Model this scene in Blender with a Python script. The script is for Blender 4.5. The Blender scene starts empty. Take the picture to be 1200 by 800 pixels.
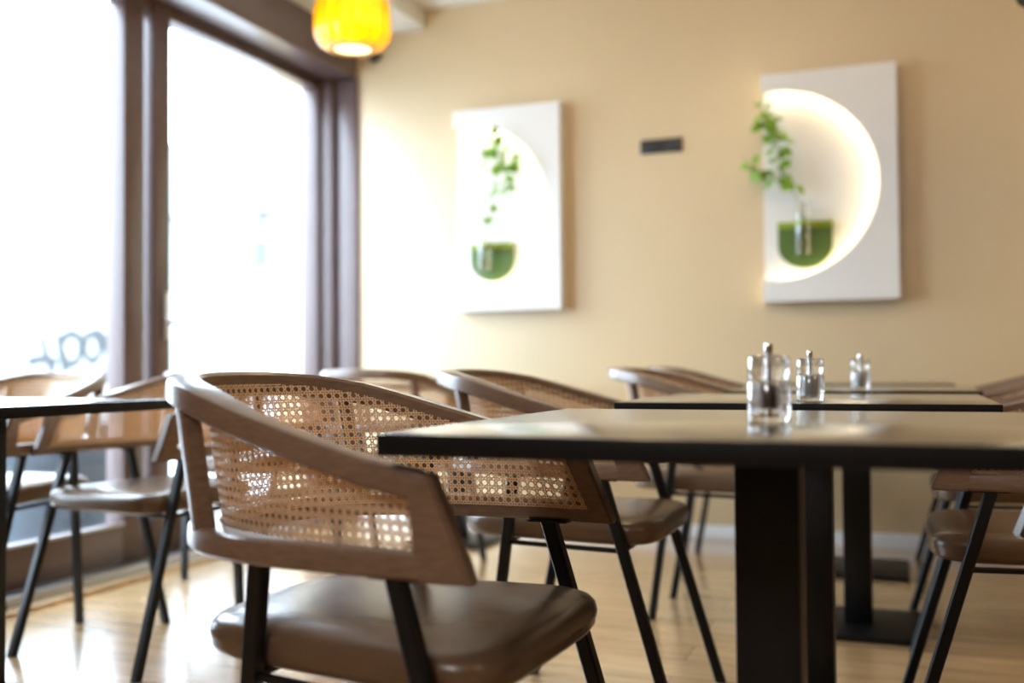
import bpy, bmesh, math, random
from mathutils import Vector, Matrix
PI = math.pi
random.seed(7)
SC = bpy.context.scene
COL = SC.collection
HC = 0.83          # eye height

# ---------------------------------------------------------------- materials
def mat(name):
    m = bpy.data.materials.new(name); m.use_nodes = True
    nt = m.node_tree; nt.nodes.clear()
    out = nt.nodes.new('ShaderNodeOutputMaterial')
    return m, nt, out

def N(nt, t, **kw):
    n = nt.nodes.new(t)
    for k, v in kw.items():
        if k in n.inputs: n.inputs[k].default_value = v
        else: setattr(n, k, v)
    return n

def principled(name, color, rough=.5, metal=0., noise=0., nscale=20., bump=0., bscale=80., stretch=None, coat=0., spec=.5, coatr=.1, trans=0., ior=1.45):
    m, nt, out = mat(name)
    b = N(nt, 'ShaderNodeBsdfPrincipled')
    b.inputs['Base Color'].default_value = (*color, 1)
    b.inputs['Roughness'].default_value = rough
    b.inputs['Metallic'].default_value = metal
    b.inputs['Coat Weight'].default_value = coat
    b.inputs['Coat Roughness'].default_value = coatr
    b.inputs['Specular IOR Level'].default_value = spec
    b.inputs['Transmission Weight'].default_value = trans
    b.inputs['IOR'].default_value = ior
    tc = N(nt, 'ShaderNodeTexCoord'); mp = N(nt, 'ShaderNodeMapping')
    nt.links.new(tc.outputs['Object'], mp.inputs['Vector'])
    if stretch: mp.inputs['Scale'].default_value = stretch
    if noise > 0:
        t = N(nt, 'ShaderNodeTexNoise'); t.inputs['Scale'].default_value = nscale; t.inputs['Detail'].default_value = 5
        nt.links.new(mp.outputs[0], t.inputs['Vector'])
        r = N(nt, 'ShaderNodeMapRange'); r.inputs['From Min'].default_value = .25; r.inputs['From Max'].default_value = .75
        r.inputs['To Min'].default_value = 1 - noise; r.inputs['To Max'].default_value = 1 + noise
        nt.links.new(t.outputs[0], r.inputs['Value'])
        mx = N(nt, 'ShaderNodeMix', data_type='RGBA', blend_type='MULTIPLY')
        mx.inputs[0].default_value = 1; mx.inputs[6].default_value = (*color, 1)
        nt.links.new(r.outputs[0], mx.inputs[7]); nt.links.new(mx.outputs[2], b.inputs['Base Color'])
    if bump > 0:
        t2 = N(nt, 'ShaderNodeTexNoise'); t2.inputs['Scale'].default_value = bscale; t2.inputs['Detail'].default_value = 4
        nt.links.new(mp.outputs[0], t2.inputs['Vector'])
        bp = N(nt, 'ShaderNodeBump'); bp.inputs['Strength'].default_value = bump; bp.inputs['Distance'].default_value = .01
        nt.links.new(t2.outputs[0], bp.inputs['Height']); nt.links.new(bp.outputs[0], b.inputs['Normal'])
    nt.links.new(b.outputs[0], out.inputs[0])
    return m

def emission(name, color, s):
    m, nt, out = mat(name)
    e = N(nt, 'ShaderNodeEmission'); e.inputs[0].default_value = (*color, 1); e.inputs[1].default_value = s
    nt.links.new(e.outputs[0], out.inputs[0]); return m

def thin_glass(name, tint=(1, 1, 1), ior=1.45, rough=.0, gl=1.0):
    m, nt, out = mat(name)
    t = N(nt, 'ShaderNodeBsdfTransparent'); t.inputs[0].default_value = (*tint, 1)
    g = N(nt, 'ShaderNodeBsdfGlossy'); g.inputs['Roughness'].default_value = rough
    f = N(nt, 'ShaderNodeFresnel')
    ge = N(nt, 'ShaderNodeNewGeometry'); io = N(nt, 'ShaderNodeMapRange')      # air-to-glass on both faces of the thin wall
    io.inputs['To Min'].default_value = ior; io.inputs['To Max'].default_value = 1 / ior
    nt.links.new(ge.outputs['Backfacing'], io.inputs['Value']); nt.links.new(io.outputs[0], f.inputs[0])
    k = N(nt, 'ShaderNodeMath', operation='MULTIPLY'); k.inputs[1].default_value = gl; k.use_clamp = True
    x = N(nt, 'ShaderNodeMixShader')
    nt.links.new(f.outputs[0], k.inputs[0]); nt.links.new(k.outputs[0], x.inputs[0])
    nt.links.new(t.outputs[0], x.inputs[1]); nt.links.new(g.outputs[0], x.inputs[2]); nt.links.new(x.outputs[0], out.inputs[0])
    return m

def floor_mat():
    m, nt, out = mat('oak_floor')
    b = N(nt, 'ShaderNodeBsdfPrincipled'); b.inputs['Roughness'].default_value = .24
    b.inputs['Specular IOR Level'].default_value = .9; b.inputs['Coat Weight'].default_value = 1; b.inputs['Coat Roughness'].default_value = .16
    tc = N(nt, 'ShaderNodeTexCoord')
    br = N(nt, 'ShaderNodeTexBrick', offset=.37)
    br.inputs['Scale'].default_value = 1
    br.inputs['Brick Width'].default_value = 1.6; br.inputs['Row Height'].default_value = .16
    br.inputs['Mortar Size'].default_value = .0018; br.inputs['Mortar Smooth'].default_value = .3
    br.inputs['Color1'].default_value = (.64, .415, .21, 1); br.inputs['Color2'].default_value = (.53, .335, .16, 1)
    br.inputs['Mortar'].default_value = (.22, .13, .07, 1)
    nt.links.new(tc.outputs['Object'], br.inputs['Vector'])
    mp = N(nt, 'ShaderNodeMapping'); mp.inputs['Scale'].default_value = (1.2, 14, 1)
    nt.links.new(tc.outputs['Object'], mp.inputs['Vector'])
    no = N(nt, 'ShaderNodeTexNoise'); no.inputs['Scale'].default_value = 2.2; no.inputs['Detail'].default_value = 6; no.inputs['Distortion'].default_value = .8
    nt.links.new(mp.outputs[0], no.inputs['Vector'])
    r = N(nt, 'ShaderNodeMapRange'); r.inputs['From Min'].default_value = .3; r.inputs['From Max'].default_value = .7
    r.inputs['To Min'].default_value = .78; r.inputs['To Max'].default_value = 1.15
    nt.links.new(no.outputs[0], r.inputs['Value'])
    mx = N(nt, 'ShaderNodeMix', data_type='RGBA', blend_type='MULTIPLY'); mx.inputs[0].default_value = 1
    nt.links.new(br.outputs[0], mx.inputs[6]); nt.links.new(r.outputs[0], mx.inputs[7])
    nt.links.new(mx.outputs[2], b.inputs['Base Color'])
    nt.links.new(b.outputs[0], out.inputs[0])
    return m

def amber_mat():
    m, nt, out = mat('amber_glass')
    tr = N(nt, 'ShaderNodeBsdfTranslucent'); tr.inputs[0].default_value = (1.0, .70, .02, 1)
    tp = N(nt, 'ShaderNodeBsdfTransparent'); tp.inputs[0].default_value = (1.0, .60, .03, 1)
    gl = N(nt, 'ShaderNodeBsdfGlossy'); gl.inputs['Roughness'].default_value = .15
    fr = N(nt, 'ShaderNodeFresnel'); fr.inputs[0].default_value = 1.45
    m1 = N(nt, 'ShaderNodeMixShader'); m1.inputs[0].default_value = .22
    m2 = N(nt, 'ShaderNodeMixShader')
    nt.links.new(tr.outputs[0], m1.inputs[1]); nt.links.new(tp.outputs[0], m1.inputs[2])
    nt.links.new(fr.outputs[0], m2.inputs[0]); nt.links.new(m1.outputs[0], m2.inputs[1]); nt.links.new(gl.outputs[0], m2.inputs[2])
    nt.links.new(m2.outputs[0], out.inputs[0]); return m

def acrylic_mat():
    m = thin_glass('clear_acrylic', (.97, .975, .98), 1.49, .16, 3.4)
    nt = m.node_tree; out = nt.nodes['Material Output']; th = out.inputs[0].links[0].from_node
    g = N(nt, 'ShaderNodeBsdfGlass'); g.inputs['IOR'].default_value = 1.49; g.inputs['Roughness'].default_value = .04
    x = N(nt, 'ShaderNodeMixShader'); x.inputs[0].default_value = .38
    nt.links.new(th.outputs[0], x.inputs[1]); nt.links.new(g.outputs[0], x.inputs[2]); nt.links.new(x.outputs[0], out.inputs[0])
    return m

def cane_mat():
    m = principled('woven_cane', (.90, .68, .44), .45, noise=.14, nscale=60)
    nt = m.node_tree; out = nt.nodes['Material Output']; b = nt.nodes['Principled BSDF']
    t = N(nt, 'ShaderNodeBsdfTranslucent'); t.inputs[0].default_value = (.80, .50, .20, 1)
    x = N(nt, 'ShaderNodeMixShader'); x.inputs[0].default_value = .28
    nt.links.new(b.outputs[0], x.inputs[1]); nt.links.new(t.outputs[0], x.inputs[2]); nt.links.new(x.outputs[0], out.inputs[0])
    return m

M = dict(
    wall=principled('beige_plaster', (.63, .485, .29), .38, noise=.02, nscale=3, bump=.006, bscale=220, spec=.9),
    brown=principled('brown_limewash', (.22, .14, .08), .8, noise=.05, nscale=3),
    white=principled('white_paint', (.82, .81, .78), .55, noise=.015, nscale=4),
    ceil=principled('ceiling_paint', (.80, .78, .72), .8, noise=.015, nscale=3),
    base=principled('white_baseboard', (.80, .80, .80), .45, noise=.01, nscale=6),
    frame=principled('brown_window_frame', (.11, .068, .064), .36, noise=.06, nscale=8, spec=.5, coat=.4, coatr=.25),
    metal=principled('brushed_aluminium', (.62, .63, .65), .35, 1.0, noise=.05, nscale=30, stretch=(20, 1, 1)),
    floor=floor_mat(),
    wood=principled('walnut_wood', (.185, .118, .080), .30, noise=.22, nscale=14, stretch=(3, 3, 14), bump=.03, bscale=40, coat=.5, coatr=.22),
    cane=cane_mat(),
    leather=principled('brown_leather', (.135, .083, .050), .25, noise=.10, nscale=12, bump=.06, bscale=28, spec=.5),
    steel=principled('black_steel', (.006, .006, .007), .42, noise=.05, nscale=20, spec=.35),
    table=principled('black_laminate', (.020, .018, .016), .19, noise=.05, nscale=6, bump=.002, bscale=160, spec=1., coat=.9, coatr=.19),
    tedge=principled('black_edge', (.005, .005, .006), .5, noise=.04, nscale=20, spec=.25),
    acrylic=acrylic_mat(),
    glass=thin_glass('window_glass', (.985, .99, .99), 1.45, 0., 1.),
    vase=thin_glass('clear_vase', (.95, .95, .93), 1.45, .06, 2.6),
    water=thin_glass('vase_water', (.86, .87, .80), 1.33, .02, 1.),
    pepper=principled('peppercorns', (.012, .008, .007), .6, noise=.4, nscale=250, bump=.4, bscale=300),
    salt=principled('salt_grains', (.90, .90, .89), .6, noise=.08, nscale=250, bump=.2, bscale=300),
    chrome=principled('chrome', (.75, .74, .73), .12, 1.0, noise=.02, nscale=10),
    rose=principled('dark_knob', (.12, .06, .06), .25, .6, noise=.05, nscale=40),
    panel=principled('white_panel', (.78, .76, .73), .6, noise=.015, nscale=8),
    green=principled('green_holder', (.075, .135, .022), .5, noise=.05, nscale=10),
    greenl=principled('light_green_rim', (.25, .33, .025), .5, noise=.05, nscale=10),
    leaf=principled('leaf_green', (.22, .40, .035), .5, noise=.3, nscale=30),
    stem=principled('stem_brown', (.12, .16, .04), .6, noise=.2, nscale=40),
    black=principled('black_plastic', (.012, .012, .013), .4, noise=.05, nscale=30),
    blackm=principled('black_insert', (.022, .022, .024), .35, noise=.05, nscale=30),
    led=emission('led_strip', (1.0, .80, .46), 20),
    bulb=emission('bulb', (1.0, .84, .50), 110),
    amber=amber_mat(),
    pave=principled('pavement', (.42, .41, .40), .85, noise=.12, nscale=6, bump=.1, bscale=60),
    render=principled('pale_render', (.24, .24, .235), .9, noise=.05, nscale=3),
    graf=principled('graffiti_paint', (.028, .032, .035), .8, noise=.2, nscale=3),
    roof=principled('clay_tile', (.42, .30, .25), .85, noise=.15, nscale=8),
    darkglass=principled('dark_window', (.05, .06, .08), .1, noise=.05, nscale=2),
    pot=principled('grey_planter', (.055, .068, .085), .6, noise=.1, nscale=5),
    soil=principled('gravel', (.35, .33, .30), .9, noise=.3, nscale=60, bump=.5, bscale=90),
    fence=principled('weathered_timber', (.035, .026, .021), .8, noise=.2, nscale=8, stretch=(1, 1, 12)),
)

# ---------------------------------------------------------------- mesh helpers
def link(name, me, m, parent=None):
    o = bpy.data.objects.new(name, me); COL.objects.link(o)
    if m is not None and not me.materials: me.materials.append(m)
    if parent is not None: o.parent = parent
    return o

def fin(name, bm, m, parent=None, smooth=True, angle=40):
    bmesh.ops.recalc_face_normals(bm, faces=bm.faces)
    me = bpy.data.meshes.new(name); bm.to_mesh(me); bm.free()
    if smooth:
        me.polygons.foreach_set('use_smooth', [True] * len(me.polygons))
        try: me.set_sharp_from_angle(angle=math.radians(angle))
        except Exception: pass
    return link(name, me, m, parent)

def a_box(bm, x0, x1, y0, y1, z0, z1, bev=0., seg=2):
    r = bmesh.ops.create_cube(bm, size=1)
    vs = r['verts']
    for v in vs:
        v.co = Vector(((x0 + x1) / 2 + v.co.x * (x1 - x0), (y0 + y1) / 2 + v.co.y * (y1 - y0), (z0 + z1) / 2 + v.co.z * (z1 - z0)))
    if bev > 0:
        es = list({e for v in vs for e in v.link_edges})
        bmesh.ops.bevel(bm, geom=es, offset=bev, segments=seg, profile=.5, affect='EDGES')

def box(name, x0, x1, y0, y1, z0, z1, m, parent=None, bev=0.):
    bm = bmesh.new(); a_box(bm, x0, x1, y0, y1, z0, z1, bev)
    return fin(name, bm, m, parent)

def a_bar(bm, p, q, w, d, up=Vector((0, 1, 0)), bev=.15):
    """chamfered rectangular bar from p to q; w along 'up' side axis, d along the other"""
    p, q = Vector(p), Vector(q); ax = (q - p).normalized()
    s = (up - ax * up.dot(ax)).normalized(); t = ax.cross(s)
    c = bev * min(w, d)
    prof = [(w/2, d/2 - c), (w/2 - c, d/2), (-w/2 + c, d/2), (-w/2, d/2 - c), (-w/2, -d/2 + c), (-w/2 + c, -d/2), (w/2 - c, -d/2), (w/2, -d/2 + c)]
    rings = [[bm.verts.new(o + s * a + t * b) for a, b in prof] for o in (p, q)]
    n = len(prof)
    for i in range(n):
        bm.faces.new([rings[0][i], rings[0][(i+1) % n], rings[1][(i+1) % n], rings[1][i]])
    bm.faces.new(rings[0]); bm.faces.new(rings[1][::-1])

def a_cut_bar(bm, p, q, w, d, up=Vector((0, 1, 0))):
    """square tube leg whose two ends are cut level"""
    p, q = Vector(p), Vector(q); ax = (q - p).normalized()
    s = (up - ax * up.dot(ax)).normalized(); t = ax.cross(s)
    c = .12 * min(w, d)
    prof = [(w/2, d/2 - c), (w/2 - c, d/2), (-w/2 + c, d/2), (-w/2, d/2 - c), (-w/2, -d/2 + c), (-w/2 + c, -d/2), (w/2 - c, -d/2), (w/2, -d/2 + c)]
    rings = []
    for o in (p, q):
        ring = []
        for a, b in prof:
            v = o + s * a + t * b
            v = v + ax * ((o.z - v.z) / ax.z)
            ring.append(bm.verts.new(v))
        rings.append(ring)
    n = len(prof)
    for i in range(n):
        bm.faces.new([rings[0][i], rings[0][(i+1) % n], rings[1][(i+1) % n], rings[1][i]])
    bm.faces.new(rings[0]); bm.faces.new(rings[1][::-1])

def a_lathe(bm, prof, cx=0, cy=0, seg=32, cz=0., lobes=0, amp=0.):
    rings = []
    for r, z in prof:
        if r <= 1e-6:
            rings.append([bm.verts.new((cx, cy, cz + z))]); continue
        rg = []
        for i in range(seg):
            a = 2 * PI * i / seg
            rr = r * (1 + amp * abs(math.sin(lobes * a / 2)) - amp) if lobes else r
            rg.append(bm.verts.new((cx + rr * math.cos(a), cy + rr * math.sin(a), cz + z)))
        rings.append(rg)
    for A, B in zip(rings, rings[1:]):
        if len(A) == 1 and len(B) == 1: continue
        for i in range(seg):
            j = (i + 1) % seg
            if len(A) == 1: bm.faces.new([A[0], B[j], B[i]])
            elif len(B) == 1: bm.faces.new([A[i], A[j], B[0]])
            else: bm.faces.new([A[i], A[j], B[j], B[i]])

def a_tube(bm, pts, rad, seg=8, closed=False):
    pts = [Vector(p) for p in pts]; n = len(pts); rings = []
    for i, p in enumerate(pts):
        if closed: d = pts[(i+1) % n] - pts[i-1]
        else: d = pts[min(i+1, n-1)] - pts[max(i-1, 0)]
        d.normalize()
        up = Vector((0, 0, 1)) if abs(d.z) < .9 else Vector((1, 0, 0))
        s = d.cross(up).normalized(); t = s.cross(d)
        r = rad[i] if isinstance(rad, (list, tuple)) else rad
        rings.append([bm.verts.new(p + s * math.cos(2*PI*k/seg) * r + t * math.sin(2*PI*k/seg) * r) for k in range(seg)])
    for i in range(n if closed else n - 1):
        A, B = rings[i], rings[(i+1) % n]
        for k in range(seg):
            bm.faces.new([A[k], A[(k+1) % seg], B[(k+1) % seg], B[k]])
    if not closed:
        bm.faces.new(rings[0][::-1]); bm.faces.new(rings[-1])

def a_prism(bm, pts, axis, lo, hi):
    """extrude 2D polygon along axis; axis 'Y': pts are (x,z)"""
    def P(p, h):
        return {'Y': (p[0], h, p[1]), 'Z': (p[0], p[1], h), 'X': (h, p[0], p[1])}[axis]
    A = [bm.verts.new(P(p, lo)) for p in pts]; B = [bm.verts.new(P(p, hi)) for p in pts]
    n = len(pts)
    bm.faces.new(A[::-1]); bm.faces.new(B)
    for i in range(n): bm.faces.new([A[i], A[(i+1) % n], B[(i+1) % n], B[i]])

def thing(name, label, cat, loc=(0, 0, 0), rz=0., group=None):
    o = bpy.data.objects.new(name, None); COL.objects.link(o)
    o.empty_display_size = .1
    o.location = loc; o.rotation_euler = (0, 0, rz)
    return tag(o, label, cat, group)
def tag(o, label, cat, group=None):
    o['label'] = label; o['category'] = cat
    if group: o['group'] = group
    return o
def struct(o):
    o['kind'] = 'structure'; return o
def dup(root, loc, rz, label, group=None):
    r = root.copy(); COL.objects.link(r); r.location = loc; r.rotation_euler = (0, 0, rz)
    r['label'] = label
    if group: r['group'] = group
    for ch in list(root.children):
        c = ch.copy(); COL.objects.link(c); c.parent = r
        for g in list(ch.children):
            d = g.copy(); COL.objects.link(d); d.parent = c
    return r

# ================================================================ THE ROOM
YW = 4.905; XG = -3.03; XR = 3.4; YF = -2.6; ZC = 2.735
struct(box('floor', -3.10, XR + .1, YF - .1, YW + .1, -.12, 0, M['floor']))
struct(box('ceiling', -3.3, XR + .1, YF - .1, YW + .1, ZC, ZC + .12, M['ceil']))
struct(box('wall_back', -3.3, XR + .1, YW, YW + .12, -.12, ZC, M['wall']))
struct(box('wall_right', XR, XR + .12, YF - .1, YW, -.12, ZC, M['brown']))
struct(box('wall_front', -3.3, XR, YF - .12, YF, -.12, ZC, M['brown']))
struct(box('baseboard_back', -2.766, XR, YW - .014, YW, 0, .068, M['base'], bev=.004))
struct(box('trim_1', -3.12, -2.36, YF, YW, 2.63, ZC, M['ceil'], bev=.004))          # dropped soffit along the window
struct(box('trim_2', -3.10, -2.78, YF, YW - .001, 2.41, 2.63, M['frame'], bev=.004))      # blind box over the glazing
bm = bmesh.new()                                                                   # corner pillar lining
a_box(bm, -3.10, -2.905, 4.855, YW - .001, 0, 2.41, .004); a_box(bm, -2.905, -2.768, 4.885, YW - .001, 0, 2.41, .004)
struct(fin('trim_3', bm, M['frame']))
struct(box('trim_4', -2.965, -2.89, YF, 4.885, 0, .045, M['metal'], bev=.004))            # sliding track
struct(box('trim_5', -2.89, -2.81, YF, 4.885, 0, .016, M['floor'], bev=.003))             # oak threshold strip
struct(box('wall_left', -3.10, -2.965, YF, 1.75, 0, 2.41, M['brown']))

def window(n, y0, y1, s0, s1):
    """one sash: stiles, bottom rail, top rail and its pane"""
    bm = bmesh.new()
    x0, x1 = -3.07, -2.98
    a_box(bm, x0, x1, y0, y0 + s0, .03, 2.41, .005)
    a_box(bm, x0, x1, y1 - s1, y1, .03, 2.41, .005)
    a_box(bm, x0, x1, y0 + s0, y1 - s1, .03, .195, .005)
    a_box(bm, x0, x1, y0 + s0, y1 - s1, 2.36, 2.41, .005)
    w = fin('window_%d' % n, bm, M['frame']); struct(w)
    box('pane', XG - .004, XG + .004, y0 + s0 - .01, y1 - s1 + .01, .185, 2.37, M['glass'], w)
    box('glazing_bead', x1 - .004, x1 + .006, y0 + s0, y1 - s1, .195, .207, M['metal'], w)
    return w
w1 = window(1, 3.52, 4.855, .105, .03)
w2 = window(2, 1.75, 3.46, .12, .12)
box('side_pane', XG - .004, XG + .004, 3.45, 3.53, .10, 2.40, M['glass'], w1)
bm = bmesh.new(); a_box(bm, -3.06, -2.99, 3.462, 3.518, .03, .12, .004); a_box(bm, -3.06, -2.99, 3.462, 3.518, 2.36, 2.41, .004)
fin('side_rail', bm, M['frame'], w1)
hd = bmesh.new()
a_box(hd, -2.98, -2.967, 3.575, 3.605, .96, 1.16, .003); a_tube(hd, [(-2.965, 3.59, 1.03), (-2.93, 3.59, 1.03), (-2.915, 3.60, 1.035), (-2.913, 3.63, 1.04), (-2.913, 3.72, 1.04)], .009, 10)
fin('handle', hd, M['metal'], w1)

# ================================================================ CHAIR
def lerp(a, b, t): return a + (b - a) * t
def interp(x, xs, ys):
    for (xa, ya), (xb, yb) in zip(zip(xs, ys), zip(xs[1:], ys[1:])):
        if x <= xb: return lerp(ya, yb, max(0, (x - xa) / (xb - xa)))
    return ys[-1]

HB = .268
def plan(tip, a, b=HB, cx=-.20, n=2.5, n1=10, n2=24):
    """outer plan curve from the +y tip round the back to the -y tip"""
    half = [(lerp(tip, cx, i / n1), b) for i in range(n1)]
    for i in range(n2 + 1):
        th = PI / 2 * i / n2
        half.append((cx - a * abs(math.sin(th)) ** (2 / n), b * abs(math.cos(th)) ** (2 / n)))
    return half + [(x, -y) for x, y in half[-2::-1]]

def resample(pts, k=3):
    out = [Vector((p[0], p[1])) for p in pts]
    for _ in range(k):                               # light smoothing, ends fixed
        out = [out[0]] + [(out[i-1] + out[i] * 2 + out[i+1]) / 4 for i in range(1, len(out)-1)] + [out[-1]]
    return out
def normals(pts):
    ns = []
    for i in range(len(pts)):
        d = pts[min(i+1, len(pts)-1)] - pts[max(i-1, 0)]; d.normalize()
        ns.append(Vector((-d.y, d.x)) if False else Vector((d.y * -1, d.x)))
    # make them point inward (towards axis point (-.2,0))
    return [n if n.dot(Vector((-.2, 0)) - p) > 0 or abs(p.y) < .05 and n.x > 0 else -n for n, p in zip(ns, pts)]

LOW = resample(plan(0.0, .355)); TOP = resample(plan(-.056, .400))
NL, NT = normals(LOW), normals(TOP)
NP = len(LOW)
TZX = [-.62, -.60, -.53, -.45, -.40, -.335, -.25, -.15, -.056, 0]
TZZ = [.824, .824, .817, .803, .790, .772, .749, .7225, .704, .694]
def ztop(x): return interp(x, TZX, TZZ)
def width(x): return lerp(.026, .050, min(1, max(0, (-x - .12) / .30)))
RT = .037

def sweep(bm, secs):
    rings = [[bm.verts.new(v) for v in s] for s in secs]; n = len(rings[0])
    for A, B in zip(rings, rings[1:]):
        for i in range(n): bm.faces.new([A[i], A[(i+1) % n], B[(i+1) % n], B[i]])
    bm.faces.new(rings[0][::-1]); bm.faces.new(rings[-1])

def rail_sections(C, NN, zt, zb, c=.005):
    secs = []
    for p, n in zip(C, NN):
        w = width(p.x); a, b = zb(p.x), zt(p.x)
        pr = [(0, a + c), (0, b - c*1.6), (c*.5, b - c*.5), (c*1.6, b), (w - c, b), (w, b - c), (w, a + c), (w - c, a), (c, a)]
        secs.append([Vector((p.x + n.x * u, p.y + n.y * u, z)) for u, z in pr])
    return secs

def cut_sections(C, NN, tip, zt, zb):
    return rail_sections(C, NN, zt, zb)

P_CANE = .0136
def cane_mesh():
    INS = lambda x: width(x) + .0024
    # the surface: bottom curve in the lower rail, top curve in the top rail
    Bc = [Vector((p.x + n.x * INS(p.x), p.y + n.y * INS(p.x), .598)) for p, n in zip(LOW, NL)][2:-2]
    Tc = [Vector((p.x + n.x * INS(p.x), p.y + n.y * INS(p.x), ztop(p.x) - .0195)) for p, n in zip(TOP, NT)][2:-2]
    # arc length along mid
    mid = [(a + b) / 2 for a, b in zip(Bc, Tc)]
    S = [0.]
    for a, b in zip(mid, mid[1:]): S.append(S[-1] + (b - a).length)
    L = S[-1]
    def at(u):
        u = min(max(u, 0), L)
        for i in range(len(S) - 1):
            if u <= S[i+1]:
                t = (u - S[i]) / (S[i+1] - S[i]); break
        b = Bc[i].lerp(Bc[i+1], t); tt = Tc[i].lerp(Tc[i+1], t)
        d = (mid[i+1] - mid[i]).normalized()
        return b, tt, d
    tab = [at(L * k / 600) for k in range(601)]
    def look(u):
        k = min(600, max(0, u / L * 600)); i = min(599, int(k)); f = k - i
        A, B = tab[i], tab[i+1]
        return A[0].lerp(B[0], f), A[1].lerp(B[1], f), A[2].lerp(B[2], f)
    def surf(u, v):
        b, t, d = look(u)
        h = (t - b).length
        ax = (t - b) / h
        return b + ax * v, d, ax, h
    bm = bmesh.new()
    def strand(uv, w, th, off):
        rings = []
        for i, (u, v) in enumerate(uv):
            p, d, ax, h = surf(u, v); nrm = d.cross(ax).normalized()
            p0 = surf(*uv[max(0, i-1)])[0]; p1 = surf(*uv[min(len(uv)-1, i+1)])[0]
            tg = (p1 - p0)
            if tg.length < 1e-7: return
            tg.normalize(); s = nrm.cross(tg).normalized()
            c = p + nrm * off
            rings.append([bm.verts.new(c + s * w / 2), bm.verts.new(c + nrm * th), bm.verts.new(c - s * w / 2), bm.verts.new(c - nrm * th)])
        for A, B in zip(rings, rings[1:]):
            for k in range(4): bm.faces.new([A[k], A[(k+1) % 4], B[(k+1) % 4], B[k]])
    p = P_CANE; W = .0020; T = .0005
    nu = int(L / p)
    for k in range(nu + 1):
        for s in (-.14, .14):
            u = (k + s) * p + .004
            if 0 < u < L:
                h = surf(u, 0)[3]
                strand([(u, h * i / 4) for i in range(5)], W, T, 0.)
    for k in range(20):
        for s in (-.14, .14):
            v = (k + s) * p + .003
            if v <= 0: continue
            run = []
            u = 0.; 
            while u <= L:
                if surf(u, 0)[3] >= v: run.append((u, v))
                elif len(run) > 1:
                    strand(run, W, T, .0007); run = []
                else: run = []
                u += p / 1.5
            if len(run) > 1: strand(run, W, T, .0007)
    for sg in (-1, 1):
        for k in range(-20, nu + 20):
            u0 = (k + .5) * p + .004 - sg * .003
            uv = []
            for i in range(40):
                v = i * p * .5; u = u0 + sg * v
                if 0 < u < L and v <= surf(u, 0)[3]: uv.append((u, v))
            if len(uv) > 1: strand(uv, W * .95, T, -.0007 * (1 if sg > 0 else 1.8))
    return bm

def post_sections(i, side):
    """back post: flat board between the rails at index i of the plan curves"""
    pl, nl, pt, nt_ = LOW[i], NL[i], TOP[i], NT[i]
    secs = []
    for (p, n, z) in ((pl, nl, .600), (pt, nt_, ztop(pt.x) - RT + .012)):
        t = Vector((-n.y, n.x)); w = .031
        c = .004; tw = .012
        pr = [(.002, -tw + c), (.002, tw - c), (.002 + c, tw), (w - c, tw), (w, tw - c), (w, -tw + c), (w - c, -tw), (.002 + c, -tw)]
        secs.append([Vector((p.x + n.x * a + t.x * b, p.y + n.y * a + t.y * b, z)) for a, b in pr])
    return secs

def seat_bm():
    bm = bmesh.new(); n = 72
    def outline(a):
        c, s = math.cos(a), math.sin(a); e = 2 / 5.4
        x = abs(c) ** e * (1 if c > 0 else -1); y = abs(s) ** e * (1 if s > 0 else -1)
        X = -.245 + .251 * x
        hw = lerp(.243, .178, min(1, max(0, (.03 - X) / .53)))
        return X, y * hw
    rings_def = [(.0, .424), (.80, .424), (.93, .425), (.972, .429), (.992, .437), (.990, .4405), (1.0, .447), (1.003, .456), (.993, .466), (.965, .4745), (.91, .480), (.75, .4845), (.45, .4855), (0, .4855)]
    rings = []
    for s, z in rings_def:
        if s == 0: rings.append([bm.verts.new((-.245, 0, z))]); continue
        rg = []
        for i in range(n):
            X, Y = outline(2 * PI * i / n)
            # inset by absolute distance so corners keep their roundness
            rg.append(bm.verts.new((-.245 + (X + .245) * s, Y * s, z)))
        rings.append(rg)
    for A, B in zip(rings, rings[1:]):
        for i in range(n):
            j = (i + 1) % n
            if len(A) == 1: bm.faces.new([A[0], B[j], B[i]])
            elif len(B) == 1: bm.faces.new([A[i], A[j], B[0]])
            else: bm.faces.new([A[i], A[j], B[j], B[i]])
    return bm

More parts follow.
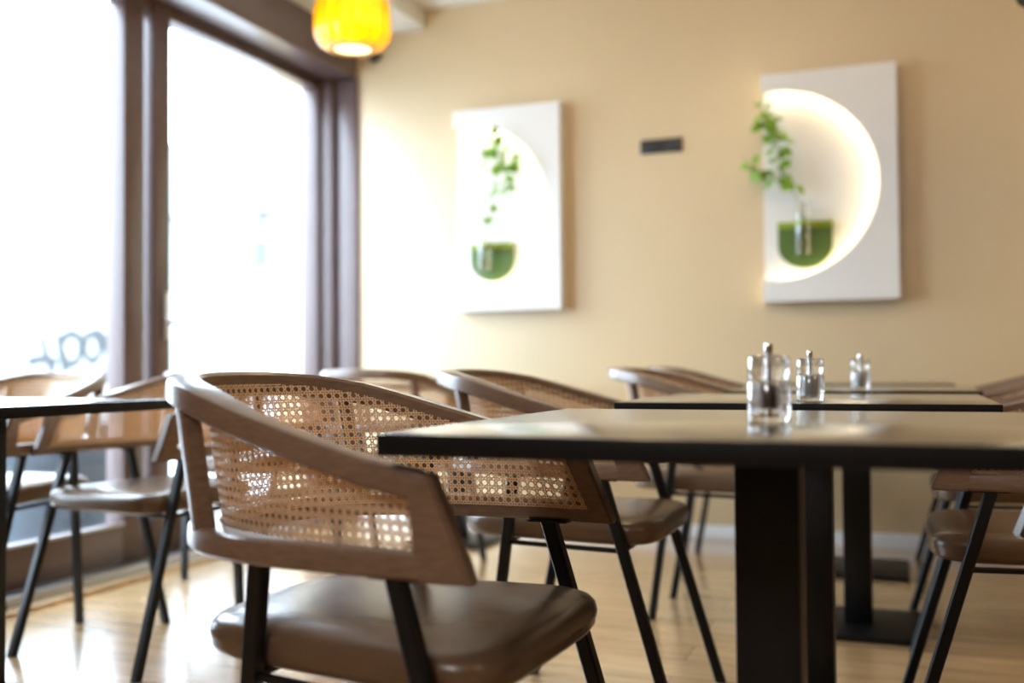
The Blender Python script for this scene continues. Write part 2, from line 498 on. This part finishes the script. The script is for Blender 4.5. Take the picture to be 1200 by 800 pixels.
FT, FF = (-.110, .246, .5775), (.062, .258, 0)
BT, BF = (-.330, .226, .5775), (-.425, .165, 0)
def make_chair(label, loc, rz, group):
    t = thing('cane_armchair', label, 'chair', loc, rz, group)
    bm = bmesh.new(); secs = rail_sections(TOP, NT, ztop, lambda x: ztop(x) - RT)
    for q in (secs[0], secs[-1]):
        for v in q: v.x -= .006
    sweep(bm, secs); fin('top_rail', bm, M['wood'], t, angle=35)
    bm = bmesh.new(); secs = rail_sections(LOW, NL, lambda x: .611, lambda x: .577)
    for q in (secs[0], secs[-1]):
        for v in q: v.x -= .020
    sweep(bm, secs); fin('lower_rail', bm, M['wood'], t, angle=35)
    for s in (1, -1):
        bm = bmesh.new()
        a_prism(bm, [(-.054, .7065), (0.002, .576), (-.070, .576), (-.086, .690), (-.11, .702)][:4], 'Y', s * (HB - .027), s * (HB + .0008))
        bmesh.ops.recalc_face_normals(bm, faces=bm.faces)
        bmesh.ops.bevel(bm, geom=list(bm.edges), offset=.0035, segments=2, affect='EDGES')
        fin('arm_post', bm, M['wood'], t, angle=35)
    ib = [i for i in range(NP) if LOW[i].y > 0 and LOW[i].x < -.45][0]
    for i, s in ((ib, 1), (NP - 1 - ib, -1)):
        bm = bmesh.new(); sweep(bm, post_sections(i, s)); fin('back_post', bm, M['wood'], t, angle=35)
    fin('cane_panel', cane_mesh(), M['cane'], t, smooth=True, angle=60)
    fin('seat', seat_bm(), M['leather'], t, angle=70)
    for s in (1, -1):
        for T_, F_ in ((FT, FF), (BT, BF)):
            bm = bmesh.new()
            a_cut_bar(bm, (T_[0], T_[1] * s, T_[2] - .003), (F_[0], F_[1] * s, F_[2]), .024, .024)
            dx = .035
            a_box(bm, T_[0] - dx, T_[0] + dx, T_[1] * s - .012, T_[1] * s + .012, .5735, .5768, .001)
            fin('leg', bm, M['steel'], t)
    bm = bmesh.new()
    def on(T_, F_, z):
        k = (T_[2] - z) / T_[2]; return Vector((lerp(T_[0], F_[0], k), lerp(T_[1], F_[1], k), z))
    f, b = on(FT, FF, .4185), on(BT, BF, .4185)
    for s in (1, -1):
        a_bar(bm, (f.x, (f.y - .004) * s, f.z), (b.x, (b.y - .004) * s, b.z), .014, .010, Vector((0, 1, 0)))
    a_bar(bm, (f.x - .004, -f.y + .004, f.z), (f.x - .004, f.y - .004, f.z), .014, .010, Vector((1, 0, 0)))
    a_bar(bm, (b.x, -b.y + .012, b.z), (b.x, b.y - .012, b.z), .014, .010, Vector((1, 0, 0)))
    fin('seat_frame', bm, M['steel'], t)
    return t

G1 = 'cane armchairs at the tables'
ch = make_chair('large cane armchair nearest the camera, tucked against the left side of the front table', (-.455, 1.352, 0), -.055, G1)
chairs = [
    ((-.525, 2.46, 0), 0, 'cane armchair at the left side of the second table, just behind the nearest armchair'),
    ((-.36, 3.47, 0), 0, 'cane armchair at the left side of the third table, its pale rounded back end shining'),
    ((-.45, 4.41, 0), 0, 'cane armchair at the left side of the farthest table, beside the beige wall, mostly hidden'),
    ((.235, 1.428, 0), PI + .347, 'armchair at the right side of the front table, only its bright arm end in frame'),
    ((.045, 2.485, 0), PI, 'armchair at the right side of the second table, brown leather seat beside black legs'),
    ((.075, 3.46, 0), PI, 'armchair at the right side of the third table, behind the right-hand seat and legs'),
    ((.10, 4.44, 0), PI, 'armchair at the right side of the farthest table, close to the beige wall'),
    ((-2.165, 2.295, 0), -PI/2 - math.radians(8), 'cane armchair behind the left table with a glossy daylit seat and four thin black legs'),
    ((-2.705, 2.22, 0), -PI/2, 'cane armchair squeezed next to the window behind the left table, pale rim at left edge'),
    ((-1.96, 4.02, 0), PI/2, 'cane armchair turned with its back to the camera, far off by the window corner'),
    ((-2.50, 3.75, 0), PI/2, 'cane armchair by the window whose single thin leg shows left of the nearest armchair'),
]
for loc, rz, lab in chairs: dup(ch, loc, rz, lab, G1)

# ================================================================ TABLES
TZ = .752
def make_table(label, x0, x1, y0, y1, cx, cy, group):
    ox, oy = (x0 + x1) / 2, (y0 + y1) / 2
    t = thing('pedestal_table', label, 'table', (ox, oy, 0), 0, group)
    bm = bmesh.new(); a_box(bm, x0 - ox, x1 - ox, y0 - oy, y1 - oy, TZ - .026, TZ, .0015, 2)
    tp = fin('tabletop', bm, M['table'], t)
    tp.data.materials.append(M['tedge'])
    for p in tp.data.polygons:
        if p.normal.z < .5: p.material_index = 1
    c, d = cx - ox, cy - oy
    bm = bmesh.new(); a_box(bm, c - .042, c + .042, d - .042, d + .042, .018, TZ - .032, .004, 2)
    fin('column', bm, M['steel'], t)
    bm = bmesh.new(); a_box(bm, c - .19, c + .19, d - .19, d + .19, 0, .020, .003, 2)
    fin('base_plate', bm, M['steel'], t)
    bm = bmesh.new(); a_box(bm, c - .15, c + .15, d - .15, d + .15, TZ - .034, TZ - .0265, .002, 1)
    fin('mounting_plate', bm, M['steel'], t)
    return t
G2 = 'black pedestal tables'
make_table('large black table in the foreground carrying the pepper mill with dark corns', -.58, .17, 1.065, 1.79, -.172, 1.415, G2)
make_table('second black table in the row, showing a thick black front edge behind the front table', -.58, .17, 2.115, 2.80, -.20, 2.455, G2)
make_table('third black table in the row, thin dark edge, carrying the farthest mill', -.508, .20, 3.10, 3.82, -.148, 3.425, G2)
make_table('farthest black table standing by the beige wall, seen as a thin line', -.50, .175, 4.12, 4.84, -.185, 4.365, G2)
make_table('black table at the left edge with a daylit white top', -2.42, -1.775, 1.45, 2.18, -2.085, 1.85, G2)
make_table('black table in the far left corner beyond the armchair showing its back', -2.36, -1.62, 4.13, 4.84, -2.0, 4.48, G2)

# ================================================================ PEPPER / SALT MILLS
def make_mill(label, x, y, content, fill, group):
    f0, fr = (.021, .0120) if content is M['pepper'] else (.0145, .0160)
    t = thing('mill', label, 'pepper mill' if content is M['pepper'] else 'salt mill', (x, y, TZ), 0, group)
    R = .0285
    bm = bmesh.new()   # lower body: a hollow clear cylinder with a thick wall
    a_lathe(bm, [(0, .0008), (R - .002, .0008), (R, .003), (R, .0545), (R - .001, .0555), (.017, .0555), (.017, .014), (.012, .010), (0, .010)], seg=40)
    fin('body', bm, M['acrylic'], t, angle=50)
    bm = bmesh.new()
    a_lathe(bm, [(.006, .0562), (R - .003, .0562), (R - .001, .058), (R - .001, .087), (R - .005, .0905), (.009, .091), (.006, .0895), (.006, .0562)], seg=40)
    fin('cap', bm, M['acrylic'], t, angle=50)
    bm = bmesh.new(); a_lathe(bm, [(0, .0115), (.0028, .0115), (.0028, .097), (0, .097)], seg=12); fin('spindle', bm, M['chrome'], t)
    bm = bmesh.new(); a_lathe(bm, [(0, .0915), (.0052, .0915), (.0058, .094), (.0058, .104), (.0045, .1065), (0, .107)], seg=20); fin('knob', bm, M['chrome'], t)
    bm = bmesh.new(); a_lathe(bm, [(.0032, f0), (fr - .0004, f0), (fr, f0 + .0025), (fr - .0002, fill - .004), (fr * .62, fill), (.0032, fill - .002)], seg=24)
    bmesh.ops.holes_fill(bm, edges=[e for e in bm.edges if e.is_boundary])
    fin('filling', bm, content, t)
    return t
G3 = 'clear mills on the tables'
make_mill('clear acrylic pepper mill with dark peppercorns on the front table', -.168, 1.385, M['pepper'], .050, G3)
make_mill('clear salt mill on the second table, middle in size of the three mills', -.183, 2.195, M['salt'], .053, G3)
make_mill('clear salt mill on the third table, smallest of the three mills', -.122, 3.15, M['salt'], .053, G3)

# ================================================================ LIT WALL PANELS, HOLDERS, VASES, SPRIGS
def wall_panel(label, xl, xr, z0, z1, cx, cz, r, group):
    t = thing('wall_panel', label, 'wall decoration', (xl, YW, z0), 0, group)
    ox, oz = xl, z0
    yf = -.084; ft = .016
    dz = math.sqrt(r * r - (cx - xl) ** 2); a0 = math.atan2(dz, xl - cx)
    k = 72
    W = xr - ox; H = z1 - oz; ccx, ccz = cx - ox, cz - oz
    def outer(a):
        c, q = math.cos(a), math.sin(a); ts = []
        if c > 1e-9: ts.append((W - ccx) / c)
        if c < -1e-9: ts.append(-ccx / c)
        if q > 1e-9: ts.append((H - ccz) / q)
        if q < -1e-9: ts.append(-ccz / q)
        m_ = min(ts); return (ccx + c * m_, ccz + q * m_)
    angs = sorted([-a0 + 2 * a0 * i / k for i in range(k + 1)] + [math.atan2(zz, xx) for xx in (-ccx, W - ccx) for zz in (-ccz, H - ccz)])
    bm = bmesh.new(); cols = []
    for i, a in enumerate(angs):
        I = (ccx + r * math.cos(a), ccz + r * math.sin(a)); O = outer(a)
        tip = i in (0, len(angs) - 1)
        col = [[bm.verts.new((P[0], y, P[1])) for y in (yf, yf + ft)] for P in ((I,) if tip else (I, O))]
        cols.append(col)
    for A, B in zip(cols, cols[1:]):
        ai, bi, ao, bo = A[0], B[0], A[-1], B[-1]
        def face(*vs):
            u = []
            for v in vs:
                if v not in u: u.append(v)
            if len(u) > 2: bm.faces.new(u)
        face(ai[0], bi[0], bo[0], ao[0]); face(ai[1], ao[1], bo[1], bi[1])
        face(ai[0], ai[1], bi[1], bi[0]); face(ao[0], bo[0], bo[1], ao[1])
    fin('front_board', bm, M['panel'], t, angle=20)
    box('back_board', 0, xr - ox, -.012, -.0005, 0, z1 - oz, M['panel'], t)
    bm = bmesh.new(); W = xr - ox; H = z1 - oz
    a_box(bm, W - .016, W, yf + ft, -.012, 0, H); a_box(bm, 0, W - .016, yf + ft, -.012, 0, .016); a_box(bm, 0, W - .016, yf + ft, -.012, H - .016, H)
    fin('side_frame', bm, M['panel'], t)
    bm = bmesh.new(); q = []
    rr = r + .012
    a1 = math.atan2(math.sqrt(rr * rr - (cx - xl) ** 2), xl - cx) - .07
    for i in range(k + 1):
        a = -a1 + 2 * a1 * i / k
        q.append((cx - ox + rr * math.cos(a), yf + ft + .012, cz - oz + rr * math.sin(a)))
    a_tube(bm, q, .005, 6)
    fin('led_strip', bm, M['led'], t)
    return t

def holder(label, x0, x1, zb, zt, group):
    xc = (x0 + x1) / 2; w = (x1 - x0) / 2; h = zt - zb
    t = thing('vase_holder', label, 'vase holder', (xc, YW - .013, zb), 0, group)
    rr = w * .86
    pts = [(-w, h), (-w, rr)]
    for i in range(1, 24):
        a = PI + PI * i / 24; pts.append((w * math.cos(a), rr + rr * math.sin(a)))
    pts += [(w, rr), (w, h)]
    bm = bmesh.new(); a_prism(bm, pts, 'Y', -.022, 0)
    fin('back_plate', bm, M['green'], t, angle=30)
    bm = bmesh.new()
    # rim ledge with a half round nose that grips the vase
    y0 = -.0765
    a_box(bm, -w, w, -.040, -.022, h - .028, h, .003)
    ring = []
    R_, r_ = .043, .0345
    n = 28
    cyc = -.0765
    A = [[bm.verts.new((rad * math.cos(2*PI*i/n), cyc + rad * math.sin(2*PI*i/n), z)) for i in range(n)] for rad, z in ((R_, h - .022), (R_, h - .006), (r_, h - .006), (r_, h - .022))]
    for k in range(4):
        P, Q = A[k], A[(k+1) % 4]
        for i in range(n): bm.faces.new([P[i], P[(i+1) % n], Q[(i+1) % n], Q[i]])
    fin('rim', bm, M['greenl'], t, angle=30)
    return t

def vase(label, x, zb, zt, group):
    t = thing('glass_vase', label, 'vase', (x, YW - .0895, zb), 0, group)
    R = .0335; h = zt - zb
    bm = bmesh.new()
    a_lathe(bm, [(0, 0), (R - .004, 0), (R, .005), (R, h - .003), (R - .0015, h), (R - .003, h - .003), (R - .003, .010), (R - .006, .007), (0, .007)], seg=36)
    fin('tube', bm, M['vase'], t, angle=50)
    bm = bmesh.new(); a_lathe(bm, [(0, .0075), (R - .0065, .0075), (R - .0034, .0105), (R - .0034, h * .72), (0, h * .72)], seg=32)
    fin('water', bm, M['water'], t, angle=50)
    return t

LS = 1.22
def leaf(bm, base, d, size, roll):
    d = Vector(d).normalized(); up = Vector((math.sin(roll), -.6, math.cos(roll)))
    s = d.cross(up).normalized(); n = s.cross(d).normalized()
    prof = [(0, .06), (.18, .36), (.42, .5), (.68, .38), (.88, .16), (1., .0)]
    L, Rr, C = [], [], []
    for u, w in prof:
        c = Vector(base) + d * u * size + n * (-.25 * u * u * size)
        C.append(bm.verts.new(c)); L.append(bm.verts.new(c + s * w * size + n * .12 * w * size)); Rr.append(bm.verts.new(c - s * w * size + n * .12 * w * size))
    for i in range(len(prof) - 1):
        bm.faces.new([C[i], C[i+1], L[i+1], L[i]]); bm.faces.new([C[i+1], C[i], Rr[i], Rr[i+1]])

def sprig(label, paths, y, clusters, group, bottom):
    t = thing('ivy_sprig', label, 'plant cutting', bottom, 0, group)
    o = Vector(bottom); rnd = random.Random(len(paths) * 31 + int(abs(bottom[0]) * 100))
    bm = bmesh.new()
    for path in paths:
        a_tube(bm, [Vector(p) - o for p in path], [.003] + [.0022] * (len(path) - 2) + [.001], 6)
    fin('stem', bm, M['stem'], t)
    bm = bmesh.new()
    for (x, yy, z, rad, n, size) in clusters:
        for k in range(n):
            a = rnd.uniform(0, 2 * PI); e = rnd.uniform(-.9, .9); q = rnd.uniform(.0, 1) * rad
            base = Vector((x + q * math.cos(a), yy + rnd.uniform(-.03, .02), z + q * math.sin(a))) - o
            d = (math.cos(a) * .8, -.35 + .4 * e, math.sin(a) * .7 - .15)
            leaf(bm, base, d, size * LS * rnd.uniform(.7, 1.2), rnd.uniform(-.7, .7))
    fin('leaves', bm, M['leaf'], t, angle=60)
    return t
GP, GH, GV, GS = 'lit wall panels', 'green vase holders', 'glass tube vases', 'green sprigs'
wall_panel('right white wall panel with a glowing half-round recess, larger in view', -.605, -.016, 1.118, 2.170, -.533, 1.653, .437, GP)
wall_panel('left white wall panel with a glowing half-round recess, nearer the window', -2.170, -1.589, 1.115, 2.150, -2.092, 1.640, .436, GP)
holder('olive green round-bottomed vase holder on the right wall panel', -.541, -.299, 1.272, 1.486, GH)
holder('mid green round-bottomed vase holder on the left wall panel', -2.092, -1.857, 1.268, 1.462, GH)
vase('clear glass tube vase in the holder on the right panel', -.424, 1.325, 1.570, GV)
vase('clear glass tube vase in the holder on the left panel', -1.992, 1.312, 1.50, GV)
ys = YW - .0895
sprig('leafy green sprig hanging left out of the vase on the right panel',
      [[(-.424, ys, 1.345), (-.430, ys, 1.50), (-.445, ys, 1.58), (-.475, ys - .01, 1.64), (-.505, ys - .02, 1.72), (-.520, ys - .02, 1.80), (-.545, ys - .03, 1.90), (-.590, ys - .03, 1.985)],
       [(-.470, ys - .01, 1.63), (-.530, ys - .03, 1.665), (-.590, ys - .04, 1.715), (-.640, ys - .05, 1.735)]],
      ys, [(-.59, ys - .03, 1.985, .03, 9, .042), (-.57, ys - .03, 1.935, .035, 14, .045), (-.545, ys - .03, 1.885, .03, 12, .042), (-.52, ys - .02, 1.83, .025, 9, .042), (-.508, ys - .02, 1.765, .022, 7, .042),
           (-.50, ys - .02, 1.69, .02, 4, .042), (-.55, ys - .03, 1.675, .03, 6, .042), (-.455, ys - .01, 1.655, .02, 3, .045), (-.61, ys - .04, 1.72, .02, 6, .045), (-.648, ys - .05, 1.755, .02, 5, .04)], GS, (-.424, ys, 1.3335))
sprig('airy light green sprig rising from the vase on the left panel',
      [[(-1.992, ys, 1.33), (-1.985, ys, 1.50), (-1.965, ys, 1.58), (-1.945, ys - .01, 1.66), (-1.935, ys - .02, 1.74), (-1.925, ys - .02, 1.83), (-1.915, ys - .03, 1.93), (-1.900, ys - .03, 2.01)],
       [(-1.935, ys - .02, 1.74), (-1.88, ys - .03, 1.75), (-1.85, ys - .04, 1.80), (-1.81, ys - .05, 1.86)]],
      ys, [(-1.905, ys - .03, 2.0, .02, 6, .04), (-1.91, ys - .03, 1.94, .03, 9, .045), (-1.93, ys - .03, 1.86, .045, 10, .042), (-1.83, ys - .05, 1.86, .03, 8, .045), (-1.85, ys - .04, 1.80, .03, 8, .042), (-1.87, ys - .03, 1.735, .02, 6, .042), (-1.94, ys - .02, 1.72, .03, 3, .035), (-1.95, ys, 1.65, .015, 2, .035), (-1.965, ys, 1.59, .012, 3, .032)], GS, (-1.992, ys, 1.3205))

# black triple socket plate on the back wall
t = thing('socket_plate', 'black triple socket plate high on the beige wall between the two lit panels', 'socket', (-1.092, YW, 1.898), 0)
bm = bmesh.new(); a_box(bm, -.104, .104, -.010, -.0003, -.0345, .0345, .003, 2); fin('frame', bm, M['black'], t)
for i, k in enumerate((-.0675, 0, .0675)):
    bm = bmesh.new()
    if i < 2:
        a_lathe(bm, [(0, .004), (.020, .004), (.020, .011), (.024, .013), (.027, .012), (.0275, .0095)], seg=28)
        bmesh.ops.rotate(bm, verts=bm.verts, cent=(0, 0, 0), matrix=Matrix.Rotation(PI/2, 3, 'X'))
        bmesh.ops.translate(bm, verts=bm.verts, vec=(k, 0, 0))
        fin('outlet', bm, M['blackm'], t)
    else:
        a_box(bm, k - .028, k + .028, -.0135, -.0095, -.028, .028, .002); fin('blank_cover', bm, M['blackm'], t)
t = thing('wall_sensor', 'small dark fitting high on the wall beside the window frame, under the yellow lamp', 'sensor', (-2.66, YW, 2.515), 0)
bm = bmesh.new(); a_box(bm, -.035, .035, -.03, -.0003, -.02, .02, .006, 2); fin('housing', bm, M['black'], t)
bm = bmesh.new(); a_lathe(bm, [(0, -.032), (.010, -.032), (.013, -.028), (.013, -.02), (0, -.02)], cy=-.017, seg=16); fin('lens', bm, M['blackm'], t)

# ================================================================ PENDANT LAMPS
def pendant(label, x, y, z0, z1, R):
    t = thing('pendant_lamp', label, 'lamp', (x, y, z0), 0)
    h = z1 - z0; lob = 16
    prof = [(R * .50, .004), (R * .66, .004), (R * .86, h * .10), (R * .97, h * .22), (R, h * .34), (R, h * .74), (R * .97, h * .86), (R * .86, h * .95), (R * .62, h * 1.0), (R * .30, h * 1.01)]
    bm = bmesh.new(); a_lathe(bm, prof, seg=lob * 8, lobes=lob, amp=.07)
    sh = fin('lamp_shade', bm, M['amber'], t, angle=60)
    sol = sh.modifiers.new('s', 'SOLIDIFY'); sol.thickness = .003
    bm = bmesh.new(); a_lathe(bm, [(0, h * .16), (.018, h * .18), (.026, h * .30), (.026, h * .42), (.014, h * .60), (.014, h * .68), (0, h * .68)], seg=20); fin('bulb', bm, M['bulb'], t)
    bm = bmesh.new(); a_lathe(bm, [(0, h * .68), (.019, h * .68), (.019, h * .98), (R * .32, h * 1.0), (R * .32, h * 1.04), (.012, h * 1.10), (0, h * 1.10)], seg=20); fin('socket', bm, M['black'], t)
    zc = 2.63 if x < -2.36 else ZC
    bm = bmesh.new(); a_tube(bm, [(0, 0, h * 1.09), (0, 0, (zc - z0) * .6), (0, 0, zc - z0 - .01)], .003, 8); fin('cord', bm, M['black'], t)
    bm = bmesh.new(); a_lathe(bm, [(0, zc - z0 - .03), (.04, zc - z0 - .026), (.05, zc - z0 - .018), (.05, zc - z0 - .0005), (0, zc - z0 - .0005)], seg=28); fin('canopy', bm, M['black'], t)
    # opal disc that closes the opening
    bm = bmesh.new(); a_lathe(bm, [(0, .010), (R * .52, .010), (R * .52, .014), (0, .014)], seg=40)
    fin('diffuser', bm, M['diff'], t)
    return t
M['diff'] = emission('opal_diffuser', (1.0, .80, .40), 2.6)
pendant('amber ribbed glass pendant lamp glowing by the window corner', -2.06, 3.60, 2.105, 2.325, .155)

# black dome lamp whose rim enters the frame at the top right corner
t = thing('dome_lamp', 'black dome pendant lamp just entering at the top right corner', 'lamp', (.60, 3.6, 2.0), 0)
bm = bmesh.new(); Rr = .25
a_lathe(bm, [(Rr - .006, .0), (Rr, .0), (Rr * .96, .07), (Rr * .80, .14), (Rr * .5, .19), (.04, .215), (.03, .26), (0, .262)], seg=48)
fin('shade', bm, M['black'], t).modifiers.new('s', 'SOLIDIFY').thickness = -.003
bm = bmesh.new(); a_lathe(bm, [(0, .10), (.028, .11), (.032, .135), (.018, .17), (.018, .20), (0, .20)], seg=20); fin('bulb', bm, M['bulb'], t)
bm = bmesh.new(); a_tube(bm, [(0, 0, .26), (0, 0, .5), (0, 0, ZC - 2.0 - .01)], .003, 8); fin('cord', bm, M['black'], t)
bm = bmesh.new(); z = ZC - 2.0; a_lathe(bm, [(0, z - .03), (.05, z - .02), (.05, z - .0005), (0, z - .0005)], seg=28); fin('canopy', bm, M['black'], t)

# ================================================================ OUTDOORS
struct(box('trim_7', -40, -3.13, -25, 45, -.30, -.03, M['pave']))
# low graffiti wall across the street
t = thing('boundary_wall', 'pale low wall with grey graffiti, outside the left window', 'wall', (-8.5, 8.6, -.03))
box('masonry', -3.6, .75, 0, .25, 0, 1.42, M['render'], t, .01)
box('coping', -3.65, .78, -.03, .28, 1.42, 1.47, M['render'], t, .01)
bm = bmesh.new(); rnd = random.Random(3)
def stroke(pts, w):
    P = []
    for k in range(len(pts) - 1):
        p0, p1, p2, p3 = pts[max(k-1, 0)], pts[k], pts[k+1], pts[min(k+2, len(pts)-1)]
        for s in range(6):
            u = s / 6
            P.append([.5 * (2*p1[i] + (p2[i]-p0[i])*u + (2*p0[i]-5*p1[i]+4*p2[i]-p3[i])*u*u + (3*p1[i]-p0[i]-3*p2[i]+p3[i])*u**3) for i in (0, 1)])
    a_tube(bm, [(x, -.004, .42 + .84 * z) for x, z in P], w * 1.7, 6)
for pts, w in [([(-.50, .62), (-.28, .66), (-.05, .60)], .035), ([(-.30, .95), (-.22, .70), (-.12, .42)], .03), ([(-.05, .98), (-.02, .75), (.06, .45)], .035),
               ([(-.02, .86), (.10, .98), (.24, .90), (.22, .66), (.08, .60), (-.02, .80)], .032), ([(.24, .95), (.30, .66)], .025),
               ([(.30, .92), (.42, .97), (.52, .80), (.42, .62), (.31, .74), (.33, .92)], .03), ([(.42, 1.0), (.56, .92), (.64, .66), (.60, .40)], .035), ([(.58, .60), (.70, .52), (.66, .35)], .025)]:
    stroke(pts, w)
for v in bm.verts: v.co.y = -.004 + (v.co.y + .004) * .07
fin('graffiti', bm, M['graf'], t)
# timber bench outside, far left
t = thing('timber_bench', 'brown timber bench outside the left window at the picture edge', 'bench', (-6.42, 5.9, -.03))
box('seat', -.9, .28, -.2, .2, .69, .81, M['fence'], t, .01); box('leg', .16, .24, -.18, .18, 0, .69, M['fence'], t); box('leg', -.8, -.72, -.18, .18, 0, .69, M['fence'], t)
# planter
t = thing('round_planter', 'dark grey round planter outside the window, seen under the chairs', 'planter', (-3.98, 3.95, -.03))
bm = bmesh.new(); a_lathe(bm, [(0, 0), (.26, 0), (.29, .05), (.36, .55), (.38, .57), (.38, .60), (.34, .60), (.33, .52), (0, .52)], seg=48); fin('pot', bm, M['pot'], t)
bm = bmesh.new(); a_lathe(bm, [(0, .521), (.328, .521), (.326, .535), (.15, .545), (0, .547)], seg=40); fin('gravel', bm, M['soil'], t)
# house beyond
t = thing('pale_house', 'overexposed pale house beyond the right-hand window pane', 'house', (-14.0, 20.0, -.03))
box('wall', -5, 3.2, 0, 6, 0, 4.6, M['render'], t)
bm = bmesh.new(); a_prism(bm, [(-5.3, 4.5), (3.5, 4.5), (-.9, 7.0)], 'Y', -.2, 6.2); fin('roof', bm, M['render'], t)
bm = bmesh.new(); a_box(bm, -.05, .30, -.05, .05, 3.20, 3.80); w = fin('window', bm, M['darkglass'], t)
bm = bmesh.new(); a_bar(bm, (.10, -.15, 4.0), (.55, -.15, 4.9), .08, .08, Vector((0, 1, 0))); fin('awning_strut', bm, M['fence'], t)

# ================================================================ LIGHT
SKY_LOW, SKY_HIGH = 10.2, 18.
wd = bpy.data.worlds.new('World'); SC.world = wd; wd.use_nodes = True
bg = wd.node_tree.nodes['Background']
wt = wd.node_tree                       # overcast sky: brighter towards the zenith
tcw = wt.nodes.new('ShaderNodeTexCoord'); sx = wt.nodes.new('ShaderNodeSeparateXYZ'); mr = wt.nodes.new('ShaderNodeMapRange')
mr.inputs['From Min'].default_value = 0.; mr.inputs['From Max'].default_value = 1.; mr.inputs['To Min'].default_value = SKY_LOW; mr.inputs['To Max'].default_value = SKY_HIGH
wt.links.new(tcw.outputs['Generated'], sx.inputs[0]); wt.links.new(sx.outputs['Z'], mr.inputs['Value']); wt.links.new(mr.outputs[0], bg.inputs[1])
bg.inputs[0].default_value = (.68, .84, 1.0, 1)
def portal(y0, y1):
    L = bpy.data.lights.new('daylight_portal', 'AREA'); L.shape = 'RECTANGLE'; L.size = y1 - y0; L.size_y = 2.2
    o = bpy.data.objects.new('daylight_portal', L); COL.objects.link(o)
    o.location = (-3.09, (y0 + y1) / 2, 1.27); o.rotation_euler = (PI/2, 0, PI/2 + PI)
    o.rotation_euler = Vector((1, 0, 0)).to_track_quat('-Z', 'Y').to_euler()
    L.cycles.is_portal = True
portal(3.6, 4.85); portal(1.75, 3.46)
def lamp_light(name, loc, power, color, rad):
    L = bpy.data.lights.new(name, 'POINT'); L.energy = power; L.color = color; L.shadow_soft_size = rad
    o = bpy.data.objects.new(name, L); COL.objects.link(o); o.location = loc; return o
lamp_light('ceiling_or_fill_light', (1.1, 2.7, 2.5), 15, (1, .74, .42), .15)
lamp_light('ceiling_or_fill_light', (-.9, 2.9, 2.5), 13, (1, .74, .42), .15)
lamp_light('ceiling_or_fill_light', (1.7, .4, 2.5), 14, (1, .76, .48), .15)
lamp_light('ceiling_or_fill_light', (-.6, -1.3, 2.4), 60, (.98, .97, .98), .35)  # added neutral fill behind the camera, lifts the camera-facing chair sides

# ================================================================ CAMERA
cam = bpy.data.cameras.new('camera'); co = bpy.data.objects.new('camera', cam); COL.objects.link(co); SC.camera = co
yaw, pitch, roll = 0.3660963, 0.02423616, -0.0072623
fwd = Vector((-math.sin(yaw) * math.cos(pitch), math.cos(yaw) * math.cos(pitch), math.sin(pitch)))
right = Vector((math.cos(yaw), math.sin(yaw), 0)); up = right.cross(fwd)
r2 = right * math.cos(roll) + up * math.sin(roll); u2 = -right * math.sin(roll) + up * math.cos(roll)
co.matrix_world = Matrix(((r2.x, u2.x, -fwd.x, 0), (r2.y, u2.y, -fwd.y, 0), (r2.z, u2.z, -fwd.z, HC), (0, 0, 0, 1)))
cam.sensor_width = 36; cam.lens = 36.0; cam.clip_start = .05; cam.clip_end = 200
cam.dof.use_dof = True; cam.dof.focus_distance = 1.80; cam.dof.aperture_fstop = 1.7

SC.view_settings.view_transform = 'Standard'; SC.view_settings.look = 'None'
SC.view_settings.exposure = 0.42; SC.view_settings.gamma = 1.0; SC.view_settings.use_curve_mapping = False
SC.cycles.use_denoising = True
SC.cycles.max_bounces = 10; SC.cycles.transparent_max_bounces = 24; SC.cycles.sample_clamp_indirect = 8
SC.cycles.caustics_reflective = False; SC.cycles.caustics_refractive = False
